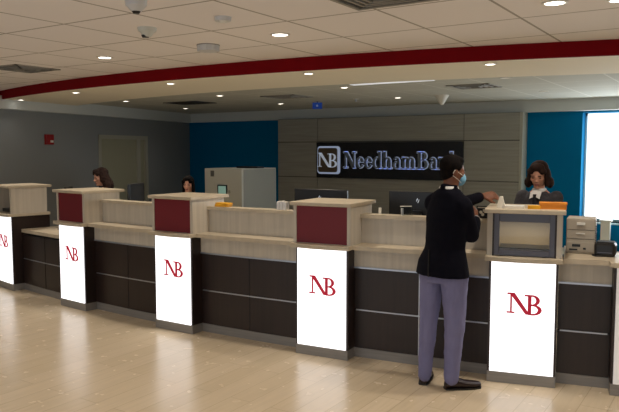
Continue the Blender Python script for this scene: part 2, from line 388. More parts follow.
# ------------------------------------------------------------------ counter
PS = {}
PW = .5
pill = [(-8.0, 0, 'open'), (-6.335, 0, 'burgundy'), (-4.69, 0, 'burgundy'), (-3.015, 0, 'burgundy'), (-1.37, 0, 'open'), (-.515, 0, 'none')]
plabel = ['illuminated counter pillar at the far left end, topped by an open cubby box',
          'illuminated counter pillar with burgundy box, standing before the woman seen in profile',
          'illuminated counter pillar with burgundy box, beside the yellow envelopes',
          'illuminated counter pillar with burgundy box, nearest the man in the suit',
          'illuminated counter pillar with grey framed pass-through window, right of the man',
          'dim illuminated counter pillar cut by the right edge of the photo']
def make_pillar(i, x, kind):
    s = 17.5*math.asin((x-CX)/17.5); PS[i] = s
    px_, py_ = arcp(17.5, s); a = s/17.5 + (math.radians(3) if i == 4 else 0)
    t = empty('counter_pillar', (px_, py_, 0), a)
    tag(t, plabel[i], 'counter', 'illuminated pillars along the teller counter')
    h = PW/2
    link('plinth', BX(-h, h, -.004, .46, 0, .085), 'plinth', t)
    link('body', BX(-h, h, .004, .50, .085, .95), 'darkwood', t)
    lp = link('light_panel', BX(-h+.018, h-.018, -.008, .004, .087, .945), 'lit' if kind != 'none' else 'lit_dim', t)
    if kind != 'none' or True:
        o = link('monogram', monogram(.150, .018, -.004, 0), 'redmark', lp); o.location = (.012, -.008, .625)
    # ledge with softly bowed front
    pts = [(-h-.03+(PW+.06)*j/12, -.055-.03*math.sin(PI*j/12)) for j in range(13)]
    pts += [(h+.03, .5), (-h-.03, .5)]
    bm = bmesh.new(); slab(bm, pts, .95, .985); link('ledge', bm, 'caplam', t, bevel=.004)
    if kind == 'none': return t
    D = .46
    if kind == 'burgundy':
        g = .273
        bm = bmesh.new(); box(bm, -g, g, .012, D, .985, 1.312)
        link('box', bm, 'lightwood', t)
        bm = bmesh.new()
        box(bm, -g, -g+.032, -.005, .012, .985, 1.312); box(bm, g-.032, g, -.005, .012, .985, 1.312)
        link('box_frame', bm, 'lightwood', t)
        link('inset_panel', BX(-g+.032, g-.032, .002, .012, .99, 1.312), 'burgundy', t)
    else:
        bm = bmesh.new()
        box(bm, -h-.02, -h+.02, -.005, D, .985, 1.312); box(bm, h-.02, h+.02, -.005, D, .985, 1.312)
        link('back_panel', BX(-h+.02, h-.02, D-.18, D-.16, .985, 1.312), 'backwood', t)
        link('box', bm, 'lightwood', t)
        if i == 4:
            bm = bmesh.new(); q = h-.02
            box(bm, -q+.012, -q+.05, -.008, .05, .99, 1.312); box(bm, q-.05, q-.012, -.008, .05, .99, 1.312)
            box(bm, -q+.05, q-.05, -.008, .05, 1.248, 1.312); box(bm, -q+.05, q-.05, -.008, .05, .99, 1.035)
            wf = link('window_frame', bm, 'alu2', t, bevel=.003)
            bm = bmesh.new(); box(bm, -q, -q+.012, -.006, .03, .985, 1.312); box(bm, q-.012, q, -.006, .03, .985, 1.312)
            link('frame_gasket', bm, 'darkwood', t)
            bm = bmesh.new(); box(bm, -q+.05, q-.05, .05, .27, 1.03, 1.045); link('tray', bm, 'black', t)
            link('pane', BX(-q+.05, q-.05, .02, .024, 1.035, 1.248), 'glass', wf)
            link('light_strip', BX(-q+.06, q-.06, .06, .075, 1.244, 1.252), 'linear', wf)
            L = bpy.data.lights.new('box_fill_light', 'AREA'); L.shape = 'RECTANGLE'; L.size = .36; L.size_y = .02; L.energy = .8; L.color = (1, .88, .68)  # warm fill light added under the cap to brighten the box interior
            lo = bpy.data.objects.new('box_fill_light', L); COL.objects.link(lo); lo.parent = t; lo.location = (0, .08, 1.24)
        else:
            link('tray', BX(-h+.03, h-.03, .08, .30, .985, 1.03), 'black', t)
    e = .04 if kind == 'burgundy' else .04
    link('cap', BX(-h-e, h+e, -.045, D+.06, 1.312, 1.343), 'caplam', t, bevel=.004)
    return t
for i, (x, _, k) in enumerate(pill): make_pillar(i, x, k)

seglabel = {0: 'low counter section with dark panels and pale desk top, between the two leftmost pillars',
            1: 'counter section with tall pale screen, behind it the small black angled monitor',
            2: 'counter section with tall pale screen, carrying the yellow envelopes',
            3: 'counter section with tall pale screen, directly behind the man in the suit',
            4: 'counter section without a screen, carrying the grey document printer, at far right'}
for i in range(5):
    s0, s1 = PS[i]+.25, PS[i+1]-.25; sm = (s0+s1)/2
    ox, oy = arcp(17.4, sm); org = (ox, oy, 0)
    t = empty('counter_section', org); tag(t, seglabel[i], 'counter', 'counter sections between the pillars')
    top = .745 if i == 0 else .95; ptop = .715 if i == 0 else .776
    A = lambda *a: arcbox(*a, org)
    link('plinth', A(17.26, 17.36, 0, .082, s0, s1), 'plinth', t)
    link('carcass', A(17.0, 17.345, .082, top, s0, s1), 'blackmat', t)
    ns = 1 if i == 4 else 2
    rows = ((.086, .410), (.424, ptop)) if i else ((.086, .40), (.414, ptop))
    for c in range(ns):
        a0 = s0+(s1-s0)*c/ns+.003; a1 = s0+(s1-s0)*(c+1)/ns-.003
        for z0, z1 in rows:
            link('panel', A(17.345, 17.365, z0, z1, a0, a1), 'darkwood', t)
    link('trim_strip', A(17.345, 17.370, rows[0][1]+.002, rows[1][0]-.002, s0+.02, s1-.02), 'alu', t)
    if ns == 2: link('seam_strip', A(17.34, 17.368, .086, ptop, sm-.004, sm+.004), 'alu' if i == 3 else 'blackmat', t)
    if i:
        link('fascia', A(17.345, 17.37, 0.791, .95, s0, s1), 'lightwood', t)
        link('edge_strip', A(17.345, 17.378, .779, .793, s0, s1), 'alu', t)
        link('ledge', A(16.75, 17.475, .95, .985, s0+.032, s1-.032), 'caplam', t)
        if i < 4:
            link('screen', A(17.22, 17.27, .985, 1.207, s0+.024, s1-.024), 'lightwood', t)
            link('screen_cap', A(17.17, 17.305, 1.207, 1.237, s0+.026, s1-.026), 'caplam', t)
    else:
        link('desk_top', A(16.75, 17.38, .745, .785, s0, s1), 'caplam', t)
        link('privacy_screen', arcbox(16.9, 17.2, .785, 1.18, s1-.10, s1-.06, org, 2), 'lightwood', t)

def pol(s, R, z):  # point on the counter
    x, y = arcp(R, s); return (x, y, z)
def rot(s): return s/17.5

# ------------------------------------------------------------------ objects on and behind the counter
def monitor(loc, rz, w, h, label, logo=True, stand=.12):
    t = empty('computer_monitor', loc, rz); tag(t, label, 'monitor', 'computer monitors behind the counter')
    link('housing', BX(-w/2, w/2, 0, .035, stand, stand+h), 'black', t, bevel=.006)
    link('display', BX(-w/2+.012, w/2-.012, .035, .038, stand+.012, stand+h-.012), 'blackmat', t)
    link('stand', BX(-.04, .04, -.04, .0, .01, stand+h*.5), 'black', t)
    link('base', BX(-.12, .12, -.1, .12, 0, .012), 'black', t, bevel=.004)
    if logo:
        bm = bmesh.new(); z = stand+h*.74
        prism(bm, [(-.014, z), (-.009, z), (0, z+.03), (-.005, z+.03)], -.002, .001)
        prism(bm, [(-.002, z-.014), (.003, z-.014), (.014, z+.018), (.009, z+.018)], -.002, .001)
        prism(bm, [(-.014, z+.012), (.0, z+.014), (.0, z+.018), (-.014, z+.017)], -.002, .001)
        link('emblem', bm, 'markwhite', t)
    return t
monitor((-3.44, 5.48, .985), 0, .60, .34, 'black monitor seen from behind, rising behind the burgundy box nearest the man', stand=.085)
monitor((-2.46, 5.58, .985), math.radians(4), .56, .34, 'black monitor seen from behind, partly hidden by the suited man', stand=.09)
monitor((-6.10, 5.56, .985), math.radians(-62), .50, .33, 'small black monitor turned sideways right of the woman in profile', logo=False, stand=.08)
monitor((-7.28, 5.50, .785), math.radians(-50), .34, .30, 'black monitor edge peeking out left of the leftmost burgundy box', logo=False, stand=.24)

# cream cash machine against the back
cm = empty('cash_machine', (-7.65, 9.0, 0)); tag(cm, 'tall cream cash machine cabinet with small green display against teal wall', 'machine')
link('cabinet', BX(-.42, .42, 0, 1.0, 0, 1.475), 'offwhite', cm, bevel=.006)
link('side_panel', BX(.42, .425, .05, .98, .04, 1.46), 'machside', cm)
dp = link('display_bezel', BX(-.12, .10, -.012, 0, 1.01, 1.19), 'black', cm)
link('display', BX(-.095, .075, -.016, -.012, 1.03, 1.17), 'screen', dp)
bm = bmesh.new()
for k in range(6): box(bm, -.28, -.20, -.006, 0, 1.335+k*.017, 1.346+k*.017)
link('vent_slots', bm, 'ventdark', cm)
link('keypad', BX(.13, .17, -.01, 0, 1.05, 1.10), 'machside', cm)
lk = empty('cable_box', (-7.55, 9.5, 1.4765)); tag(lk, 'small flat black box lying on top of the cream cash machine', 'box')
link('shell', BX(-.12, .35, -.1, .1, 0, .03), 'black', lk)

# yellow envelopes on the left end of the screen cap
s = PS[2]+.25+.17
for k in range(3):
    x, y, z = pol(s, 17.22, 1.2375+k*.013)
    o = link('envelope_pack', BX(-.075, .075, -.045, .045, 0, .012), 'yellow', None, (x+.004*k, y, z), rot(s)+(.0, .12, -.1)[k], bevel=.002)
    tag(o, ('yellow envelope pack at the bottom of the little stack', 'yellow envelope pack in the middle of the little stack', 'yellow envelope pack lying topmost on the little stack')[k]+' left on the pale screen', 'envelopes', 'yellow envelope packs on the screen cap')
# white card boxes
for k, (ds, h) in enumerate(((.0, .072), (.036, .075), (.072, .068))):
    s = PS[3]-.25-.34+ds; x, y, z = pol(s, 17.22, 1.2375)
    o = empty('card_holder', (x, y, z), rot(s)); tag(o, ('leftmost', 'middle', 'rightmost')[k]+' of three small white card holders on the pale screen cap', 'card holder', 'white card holders')
    link('tray', BX(-.016, .016, -.03, .03, 0, h), 'smoke', o, bevel=.003); link('cards', BX(-.012, .012, -.024, .024, h, h+.006), 'paper', o)
s = PS[3]-.25-.10; x, y, z = pol(s, 17.22, 1.2375)
sp = empty('pen_holder', (x, y, z), rot(s)); tag(sp, 'tiny black pen socket on the pale screen cap beside the white card holders', 'pen holder')
bm = bmesh.new(); cyl(bm, (0, 0, 0), .022, .014, 0, .03); link('socket', bm, 'black', sp); bm = bmesh.new(); cyl(bm, (0, 0, .03), .004, .004, 0, .02, 8); link('pen', bm, 'black', sp)
# acrylic holder in front of second monitor
s = PS[3]+.25+.42; x, y, z = pol(s, 17.22, 1.2375)
ah = empty('brochure_holder', (x, y, z), rot(s)+.6); tag(ah, 'clear upright acrylic holder on the screen cap in front of black monitor', 'brochure holder')
link('acrylic_back', BX(-.05, .05, .02, .023, 0, .075), 'glass', ah); link('acrylic_front', BX(-.05, .05, -.02, -.017, 0, .06), 'glass', ah); link('edge', BX(-.05, .05, .018, .025, .072, .078), 'paper', ah); link('card', BX(-.046, -.03, -.01, .012, 0, .06), 'smoke', ah)
s = PS[3]+.25+.17; x, y, z = pol(s, 17.20, 1.2375)
o = link('paper_slip', BX(-.012, .012, -.003, .003, 0, .055), 'paper', None, (x, y, z), rot(s)); tag(o, 'narrow white paper slip standing right of the burgundy box near the man', 'paper')
# dark printed display beside pass-through box
s = PS[4]-.25-.10; x, y, z = pol(s, 17.22, 1.2375)
ds_ = empty('display_stand', (x, y, z), rot(s)); tag(ds_, 'dark printed display card standing just left of the pass-through window box', 'display card')
link('card', BX(-.05, .05, 0, .03, 0, .10), 'kraft', ds_)
bm = bmesh.new()
for a, b, r in ((-.015, .05, .013), (.01, .065, .010), (.0, .03, .012)): cyl(bm, (a, -.001, b), r, r, -.002, .001, 12, 'y')
link('print', bm, 'paper', ds_)
link('header', BX(-.04, .04, -.002, 0, .083, .092), 'paper', ds_)

# things on the pass-through cap
ap = PS[4]/17.5+math.radians(3); bx_, by_ = arcp(17.5, PS[4])
def oncap(u, v, z=1.3435): return (bx_+u*math.cos(ap)-v*math.sin(ap), by_+u*math.sin(ap)+v*math.cos(ap), z)
o = empty('paper_tent', oncap(-.175, .06), ap); tag(o, 'folded white paper tent card on the box cap under the man\'s hand', 'tent card')
bm = bmesh.new(); prism(bm, [(-.035, 0), (.035, 0), (.012, .09), (-.012, .09)], -.02, .02); link('card', bm, 'paper', o)
o = empty('note_pad', oncap(-.085, .10), ap); tag(o, 'flat white note pad on the box cap right of the tent card', 'note pad')
link('pages', BX(-.08, .08, -.06, .06, 0, .018), 'paper', o); link('cover', BX(-.08, .08, -.06, .06, .018, .021), 'white', o)
for k in range(2):
    o = link('sticky_pad', BX(-.045, .045, -.03, .03, 0, .012), 'yellow', None, oncap(.065, .09, 1.3435+k*.0125), ap+k*.08)
    tag(o, ('lower', 'upper')[k]+' yellow sticky pad between white note pad and orange folder', 'note pad', 'yellow sticky pads on the box cap')
of = empty('card_box', oncap(.20, .12), ap); tag(of, 'orange card box on the right end of the box cap before the dark haired woman', 'box')
link('box_body', BX(-.095, .095, -.04, .05, 0, .045), 'orange', of); link('box_lid', BX(-.10, .10, -.045, .055, .035, .05), 'orange', of)

# document printer and receipt device on the right section
pr = empty('document_printer', (-1.045, 5.465, .985), math.radians(8)); tag(pr, 'tall warm grey printer standing on the counter right of the pass-through box', 'printer')
link('printer_body', BX(-.105, .105, 0, .22, 0, .275), 'greyplastic', pr, bevel=.008)
link('control_face', BX(-.10, .10, -.008, 0, .02, .09), 'greyplastic', pr, bevel=.002)
bm = bmesh.new(); box(bm, -.06, .0, -.012, -.008, .055, .075); box(bm, .02, .04, -.012, -.008, .035, .05); box(bm, -.08, -.02, -.012, -.008, .028, .038); link('buttons', bm, 'black', pr)
bm = bmesh.new(); box(bm, -.10, .10, -.002, 0, .115, .118); box(bm, -.10, .10, -.002, 0, .185, .188); link('tray_seam', bm, 'seam', pr)
link('tray_handle', BX(-.03, .03, -.012, 0, .225, .245), 'white', pr); link('tray_handle', BX(-.035, .03, -.008, 0, .155, .162), 'white', pr)
bm = bmesh.new()
for k in range(12): cyl(bm, (.108, .01, .06+.014*k), .005, .005, 0, .009, 8)
link('side_cable', bm, 'black', pr)
rd = empty('receipt_printer', (-.86, 5.41, .985), math.radians(4)); tag(rd, 'small black rounded receipt printer beside the tall grey printer', 'printer')
link('printer_body', BX(-.075, .075, -.02, .13, 0, .105), 'black', rd, bevel=.022); link('printer_lid', BX(-.06, .06, .0, .11, .1, .112), 'blackmat', rd, bevel=.004)
link('paper_slot', BX(-.05, .05, -.022, -.018, .03, .036), 'alu2', rd)
o = empty('paper_tray', (-.70, 5.52, .985), .1); tag(o, 'pale paper tray at the right edge behind the receipt printer', 'tray')
link('tray_base', BX(-.07, .10, -.06, .12, 0, .07), 'greyplastic', o, bevel=.006); link('paper_stack', BX(-.055, .085, -.05, .1, .07, .09), 'paper', o)

# ------------------------------------------------------------------ ceiling fittings
OL = [(-8.25, 4.95), (-5.91, 5.0), (-3.47, 4.87), (-1.15, 4.87), (1.2, 4.87), (-8.25, 2.2), (-5.9, 2.2), (-3.47, 2.2), (-1.15, 2.2), (1.2, 2.2), (-3.47, -.6), (-1.15, -.6), (1.2, -.6)]
SL = [(-10.5, 7.05), (-8.51, 6.64), (-6.33, 6.42), (-4.2, 6.45), (-2.21, 6.76), (-.2, 7.4)]
TL = [(-9.85, 8.81), (-7.53, 8.8), (-5.02, 8.68), (-2.63, 8.67), (-10.4, 11.0), (-7.79, 10.95), (-5.19, 10.85), (-2.72, 11.0)]
def downlight(x, y, z, r, lab, grp, power, col=(1, .90, .78), on=True, size=2.5):
    t = empty('downlight', (x, y, z)); tag(t, lab, 'ceiling light', grp)
    bm = bmesh.new(); n = 28; prev = None; rings = []
    for rr, zz in ((r*1.18, 0), (r*1.2, -.008), (r*.92, -.010), (r*.86, -.002)):
        rings.append([bm.verts.new((rr*math.cos(2*PI*i/n), rr*math.sin(2*PI*i/n), zz)) for i in range(n)])
    for a, b in zip(rings, rings[1:]):
        for i in range(n): bm.faces.new((a[i], a[(i+1) % n], b[(i+1) % n], b[i]))
    link('trim_ring', bm, 'ring', t)
    bm = bmesh.new(); cyl(bm, (0, 0, 0), r*.88, r*.88, -.006, -.003, 28); link('lens', bm, 'lens' if on else 'lensdim', t)
    if power:
        L = bpy.data.lights.new('downlight_lamp', 'SPOT'); L.energy = power; L.color = col; L.spot_size = size; L.spot_blend = .7; L.shadow_soft_size = .06
        o = bpy.data.objects.new('downlight_lamp', L); COL.objects.link(o); o.location = (0, 0, -.03); o.parent = t
vis_o = {1: 'round downlight in the lobby ceiling, the leftmost in view', 2: 'round downlight in the lobby ceiling above the burgundy pillar box, middle of three in view', 3: 'large round downlight in the lobby ceiling near the top right corner'}
for i, (x, y) in enumerate(OL): downlight(x, y, 2.8, .075, vis_o.get(i, 'round downlight in the lobby ceiling outside the photograph'), 'lobby ceiling downlights', 52 if (y > 3 or x > -2) else 32, size=2.25)
for i, (x, y) in enumerate(SL):
    downlight(x, y, 2.66, .055, ['small downlight in the cream soffit, leftmost under the red band', 'small downlight in the cream soffit, second from the left', 'small downlight in the cream soffit, third from the left', 'small downlight in the cream soffit, fourth from left, above the nearest burgundy box', 'small downlight in the cream soffit, right side above the suited man', 'small downlight in the cream soffit beyond the right edge'][i], 'soffit downlights', 40 if i else 1.5, size=1.9)
tlab = ['small downlight in rear ceiling above the cream door', 'small downlight in rear ceiling between the two dark vents', 'small downlight in rear ceiling at left end of the linear light', 'faint downlight in rear ceiling left of the ribbed vent\'s right end', 'small downlight in rear ceiling nearest the left wall corner', 'small downlight in rear ceiling over the teal wall', 'small downlight in rear ceiling above the bank sign', 'faint downlight in rear ceiling above the teal wall by the window']
for i, (x, y) in enumerate(TL): downlight(x, y, 2.72, .06, tlab[i], 'rear ceiling downlights', 5 if i % 4 != 3 else 3, (1, .93, .84), i % 4 != 3)
downlight(-.78, 5.02, 2.8, .05, 'round light fitting at the very top right corner of photo', 'lobby ceiling downlights', 0)

def vent(x, y, z, wx, wy, label, rz=0, dark=False):
    t = empty('ceiling_vent', (x, y, z), rz); tag(t, label, 'vent', 'ceiling air vents')
    bm = bmesh.new(); 
    box(bm, -wx/2, wx/2, -wy/2, -wy/2+.03, -.012, 0); box(bm, -wx/2, wx/2, wy/2-.03, wy/2, -.012, 0); box(bm, -wx/2, -wx/2+.03, -wy/2, wy/2, -.012, 0); box(bm, wx/2-.03, wx/2, -wy/2, wy/2, -.012, 0)
    link('frame', bm, 'vent' if not dark else 'ventdark', t)
    link('recess', BX(-wx/2+.03, wx/2-.03, -wy/2+.03, wy/2-.03, -.003, 0), 'ventdark', t)
    bm = bmesh.new()
    for k in range(1, 4):
        a, b = wx/2-.03-k*(wx/2-.03)/4.5, wy/2-.03-k*(wy/2-.03)/4.5
        for (x0, x1, y0, y1) in ((-a, a, -b, -b+.02), (-a, a, b-.02, b), (-a, -a+.02, -b, b), (a-.02, a, -b, b)): box(bm, x0, x1, y0, y1, -.012-.004*k, -.004)
    link('louvres', bm, 'vent' if not dark else 'ventdark', t)
vent(-7.55, 5.12, 2.8, .62, .62, 'square louvred vent in the lobby ceiling at far left')
vent(-2.08, 4.02, 2.8, .62, .62, 'square vent in the lobby ceiling cut by the top edge')
vent(-9.15, 9.8, 2.72, .85, .6, 'dark vent in rear ceiling above the corner of grey and teal walls', dark=True)
vent(-6.7, 9.6, 2.72, .7, .6, 'dark flat vent in rear ceiling above left end of the wood wall')
vent(-3.35, 9.55, 2.72, .62, .62, 'ribbed vent in rear ceiling above the man\'s head')
lf = empty('linear_light', (-4.05, 8.25, 2.72), .0); tag(lf, 'long thin linear light where the cream soffit meets the rear ceiling', 'ceiling light')
link('housing', BX(-.62, .62, -.07, .07, -.02, 0), 'ring', lf); link('diffuser', BX(-.60, .60, -.06, .06, -.026, -.02), 'linear', lf)
# devices
t = empty('dome_camera', (-3.48, 3.22, 2.8)); tag(t, 'pale dome camera on the lobby ceiling at the top edge', 'camera', 'ceiling cameras')
bm = bmesh.new(); cyl(bm, (0, 0, 0), .07, .075, -.05, 0); cyl(bm, (0, 0, 0), .035, .065, -.085, -.05); link('housing', bm, 'smoke', t, smooth=False); bm = bmesh.new(); cyl(bm, (0, 0, 0), .02, .03, -.10, -.085); link('lens', bm, 'black', t)
t = empty('dome_camera', (-4.22, 4.02, 2.8)); tag(t, 'pale dome camera on the lobby ceiling between top edge camera and left downlight', 'camera', 'ceiling cameras')
bm = bmesh.new(); cyl(bm, (0, 0, 0), .075, .08, -.03, 0); cyl(bm, (0, 0, 0), .03, .065, -.075, -.03); link('housing', bm, 'offwhite', t); bm = bmesh.new(); cyl(bm, (-.01, -.01, 0), .028, .034, -.08, -.06); link('lens', bm, 'black', t)
t = empty('smoke_detector', (-3.40, 4.02, 2.8)); tag(t, 'small round smoke detector on the lobby ceiling right of the dome cameras', 'smoke detector')
bm = bmesh.new(); cyl(bm, (0, 0, 0), .062, .066, -.03, 0); link('housing', bm, 'smoke', t); bm = bmesh.new(); cyl(bm, (0, 0, 0), .02, .03, -.045, -.03); link('sensor', bm, 'white', t)
t = empty('motion_sensor', (-4.40, 4.98, 2.8), .5); tag(t, 'wide white ribbed sensor cover on the lobby ceiling above the red band', 'sensor')
bm = bmesh.new(); cyl(bm, (0, 0, 0), .105, .105, -.06, 0, 24)
for a in range(0, 360, 30): cyl(bm, (.104*math.cos(math.radians(a)), .104*math.sin(math.radians(a)), 0), .006, .006, -.062, -.004, 8)
link('cover', bm, 'smoke', t)
bm = bmesh.new(); cyl(bm, (0, 0, 0), .112, .112, -.008, 0); link('base_ring', bm, 'vent', t)
t = empty('ceiling_sign', (-6.9, 10.9, 2.72), math.radians(20)); tag(t, 'small blue sign hanging from rear ceiling left of the bank sign', 'sign')
link('sign_face', BX(-.09, .09, -.02, .02, -.14, -.02), 'exitblue', t); link('hanger', BX(-.01, .01, -.01, .01, -.02, 0), 'black', t)
bm = bmesh.new(); cyl(bm, (0, 0, -.08), .02, .02, -.024, -.02, 14, 'y'); link('symbol', bm, 'alu', t)
t = empty('ceiling_speaker', (-4.35, 10.8, 2.72)); tag(t, 'white cone shaped speaker under rear ceiling above the bank sign', 'speaker')
bm = bmesh.new(); cyl(bm, (0, 0, 0), .03, .12, -.16, -.01); link('cone', bm, 'white', t); bm = bmesh.new(); cyl(bm, (0, 0, 0), .12, .12, -.01, 0); link('mount', bm, 'ring', t)
t = empty('sprinkler', (-5.95, 10.7, 2.72)); tag(t, 'tiny sprinkler head in rear ceiling between blue sign and speaker', 'sprinkler')
bm = bmesh.new(); cyl(bm, (0, 0, 0), .05, .06, -.01, 0); link('plate', bm, 'ring', t); bm = bmesh.new(); cyl(bm, (0, 0, 0), .015, .015, -.05, -.01); link('head', bm, 'alu', t)
# fire alarm on left wall
FA = 12.12
t = empty('fire_alarm', wpt(FA, 0, 1.93), ang); tag(t, 'small red fire alarm with strobe on the grey left wall', 'fire alarm')
link('alarm_body', BX(-.10, .10, -.05, 0, -.03, .16), 'alarm', t, bevel=.006); link('strobe', BX(.0, .06, -.07, -.05, .01, .05), 'white', t)

# ------------------------------------------------------------------ people
def frame(d):
    d = d.normalized(); u = Vector((0, 0, 1)) if abs(d.z) < .9 else Vector((0, 1, 0))
    a = d.cross(u).normalized(); b = a.cross(d).normalized(); return a, b
def loft(bm, rings, n=20):
    """rings: (centre, vector a, vector b)"""
    vs = []
    for c, a, b in rings:
        vs.append([bm.verts.new(Vector(c)+a*math.cos(2*PI*i/n)+b*math.sin(2*PI*i/n)) for i in range(n)])
    for p, q in zip(vs, vs[1:]):
        for i in range(n): bm.faces.new((p[i], p[(i+1) % n], q[(i+1) % n], q[i]))
    bm.faces.new(vs[0][::-1]); bm.faces.new(vs[-1])
def ellip(bm, c, rx, ry, rz, R=None, seg=20):
    r = bmesh.ops.create_uvsphere(bm, u_segments=seg, v_segments=seg//2+2, radius=1)
    m = Matrix.Translation(c) @ ((R.to_4x4()) if R else Matrix.Identity(4)) @ Matrix.Diagonal((rx, ry, rz, 1))
    bmesh.ops.transform(bm, matrix=m, verts=r['verts'])
def limb(bm, pts, rs, n=16):
    pts = [Vector(p) for p in pts]
    for i in range(len(pts)-1):
        d_ = pts[i+1]-pts[i]; a, b = frame(d_)
        loft(bm, [(pts[i], a*rs[i], b*rs[i]), (pts[i+1], a*rs[i+1], b*rs[i+1])], n)
    for p, r in zip(pts, rs): ellip(bm, p, r, r, r, seg=12)
def cable():
    bm = bmesh.new(); limb(bm, [(-.925, 5.46, .992), (-.945, 5.41, .992), (-.92, 5.375, .992), (-.885, 5.38, .994), (-.87, 5.41, .998)], [.006]*5, 8)
    tag(link('power_cable', bm, 'black'), 'black coiled cable between the grey printer and the receipt printer', 'cable')
cable()
def organic(name, bm, m, parent, voxel=.007, smooth=4, cloud=0, csize=.03):
    o = link(name, bm, m, parent)
    r = o.modifiers.new('remesh', 'REMESH'); r.mode = 'VOXEL'; r.voxel_size = voxel; r.use_smooth_shade = True
    if smooth:
        s_ = o.modifiers.new('smooth', 'SMOOTH'); s_.factor = .5; s_.iterations = smooth
    if cloud:
        tx = bpy.data.textures.new(name+'_noise', 'CLOUDS'); tx.noise_scale = csize
        dm = o.modifiers.new('displace', 'DISPLACE'); dm.texture = tx; dm.strength = cloud; dm.texture_coords = 'LOCAL'; dm.mid_level = .5
    return o
def hand(bm, w, dirv, palm_n, size=.18, curl=.5, side=1):
    """palm and five separate bent fingers. dirv: fingers' direction, palm_n: direction the palm faces"""
    dv = Vector(dirv).normalized(); pn = Vector(palm_n); pn = (pn-dv*pn.dot(dv)).normalized(); ac = dv.cross(pn).normalized()*side
    w = Vector(w); k = size/.18
    loft(bm, [(w, ac*.024*k, pn*.018*k), (w+dv*.04*k, ac*.036*k, pn*.014*k), (w+dv*.085*k, ac*.040*k, pn*.012*k)], 14)
    for j, (off, ln) in enumerate(((-.030, .070), (-.010, .080), (.011, .074), (.031, .058))):
        p = w+dv*.078*k+ac*off*k; q = dv.copy(); seg = ln*k/3; pts = [p]
        for s_ in range(3):
            a = curl*(.6+.5*s_); q2 = (dv*math.cos(a)+pn*math.sin(a)).normalized(); p = p+q2*seg; pts.append(p)
        limb(bm, pts, [.0088*k, .0082*k, .0075*k, .0066*k], 8)
    b = w+dv*.022*k-ac*.026*k
    limb(bm, [b, b+(dv*.7-ac*.6+pn*.25).normalized()*.038*k, b+(dv*.7-ac*.6+pn*.25).normalized()*.038*k+(dv*.9-ac*.1+pn*.3).normalized()*.03*k], [.013*k, .0105*k, .008*k], 8)
def head(bm, c, R, k=1.0):
    """c: centre of head; local x = person's right, y = forward, z = up"""
    P = lambda x, y, z: c + R @ (Vector((x, y, z))*k)
    E = lambda x, y, z, a, b, d_: ellip(bm, P(x, y, z), a*k, b*k, d_*k, R)
    E(0, -.012, .030, .074, .094, .088); E(0, .022, -.022, .062, .066, .075); E(0, .040, -.070, .036, .040, .036)
    for sx in (-1, 1):
        E(sx*.036, .058, -.018, .024, .022, .024); E(sx*.075, -.008, -.012, .010, .020, .032)
        E(sx*.022, .075, .012, .026, .012, .009)
        E(sx*.012, .100, -.030, .010, .009, .008)
    E(0, .086, -.006, .011, .016, .028); E(0, .100, -.024, .012, .016, .012)
    E(0, .084, -.056, .024, .012, .008); E(0, .082, -.066, .020, .012, .008); E(0, .074, -.092, .022, .018, .016)
    return P
def face_bits(P, R, k, parent, lips=True):
    for sx in (-1, 1):
        bm = bmesh.new(); ellip(bm, P(sx*.031, .077, -.001), .012*k, .006*k, .0055*k, R, 12); link('eye', bm, 'eye', parent, smooth=True)
        bm = bmesh.new(); ellip(bm, P(sx*.031, .084, .020), .019*k, .006*k, .0035*k, R, 12); link('eyebrow', bm, 'hairblack', parent, smooth=True)
    if lips:
        bm = bmesh.new(); ellip(bm, P(0, .093, -.058), .021*k, .006*k, .0045*k, R, 12); ellip(bm, P(0, .090, -.066), .018*k, .007*k, .005*k, R, 12); link('lips', bm, 'lip', parent, smooth=True)
def dirs(yaw_deg):   # facing direction measured clockwise from +Y
    a = math.radians(yaw_deg); f = Vector((math.sin(a), math.cos(a), 0)); r = Vector((math.cos(a), -math.sin(a), 0)); return f, r
def headR(yaw_deg, pitch_deg, roll_deg=0):
    return Matrix.Rotation(-math.radians(yaw_deg), 3, 'Z') @ Matrix.Rotation(math.radians(pitch_deg), 3, 'X') @ Matrix.Rotation(math.radians(roll_deg), 3, 'Y')
def ringv(c, f, r, wr, df): return (Vector(c), r*wr, f*df)
Z = Vector((0, 0, 1))

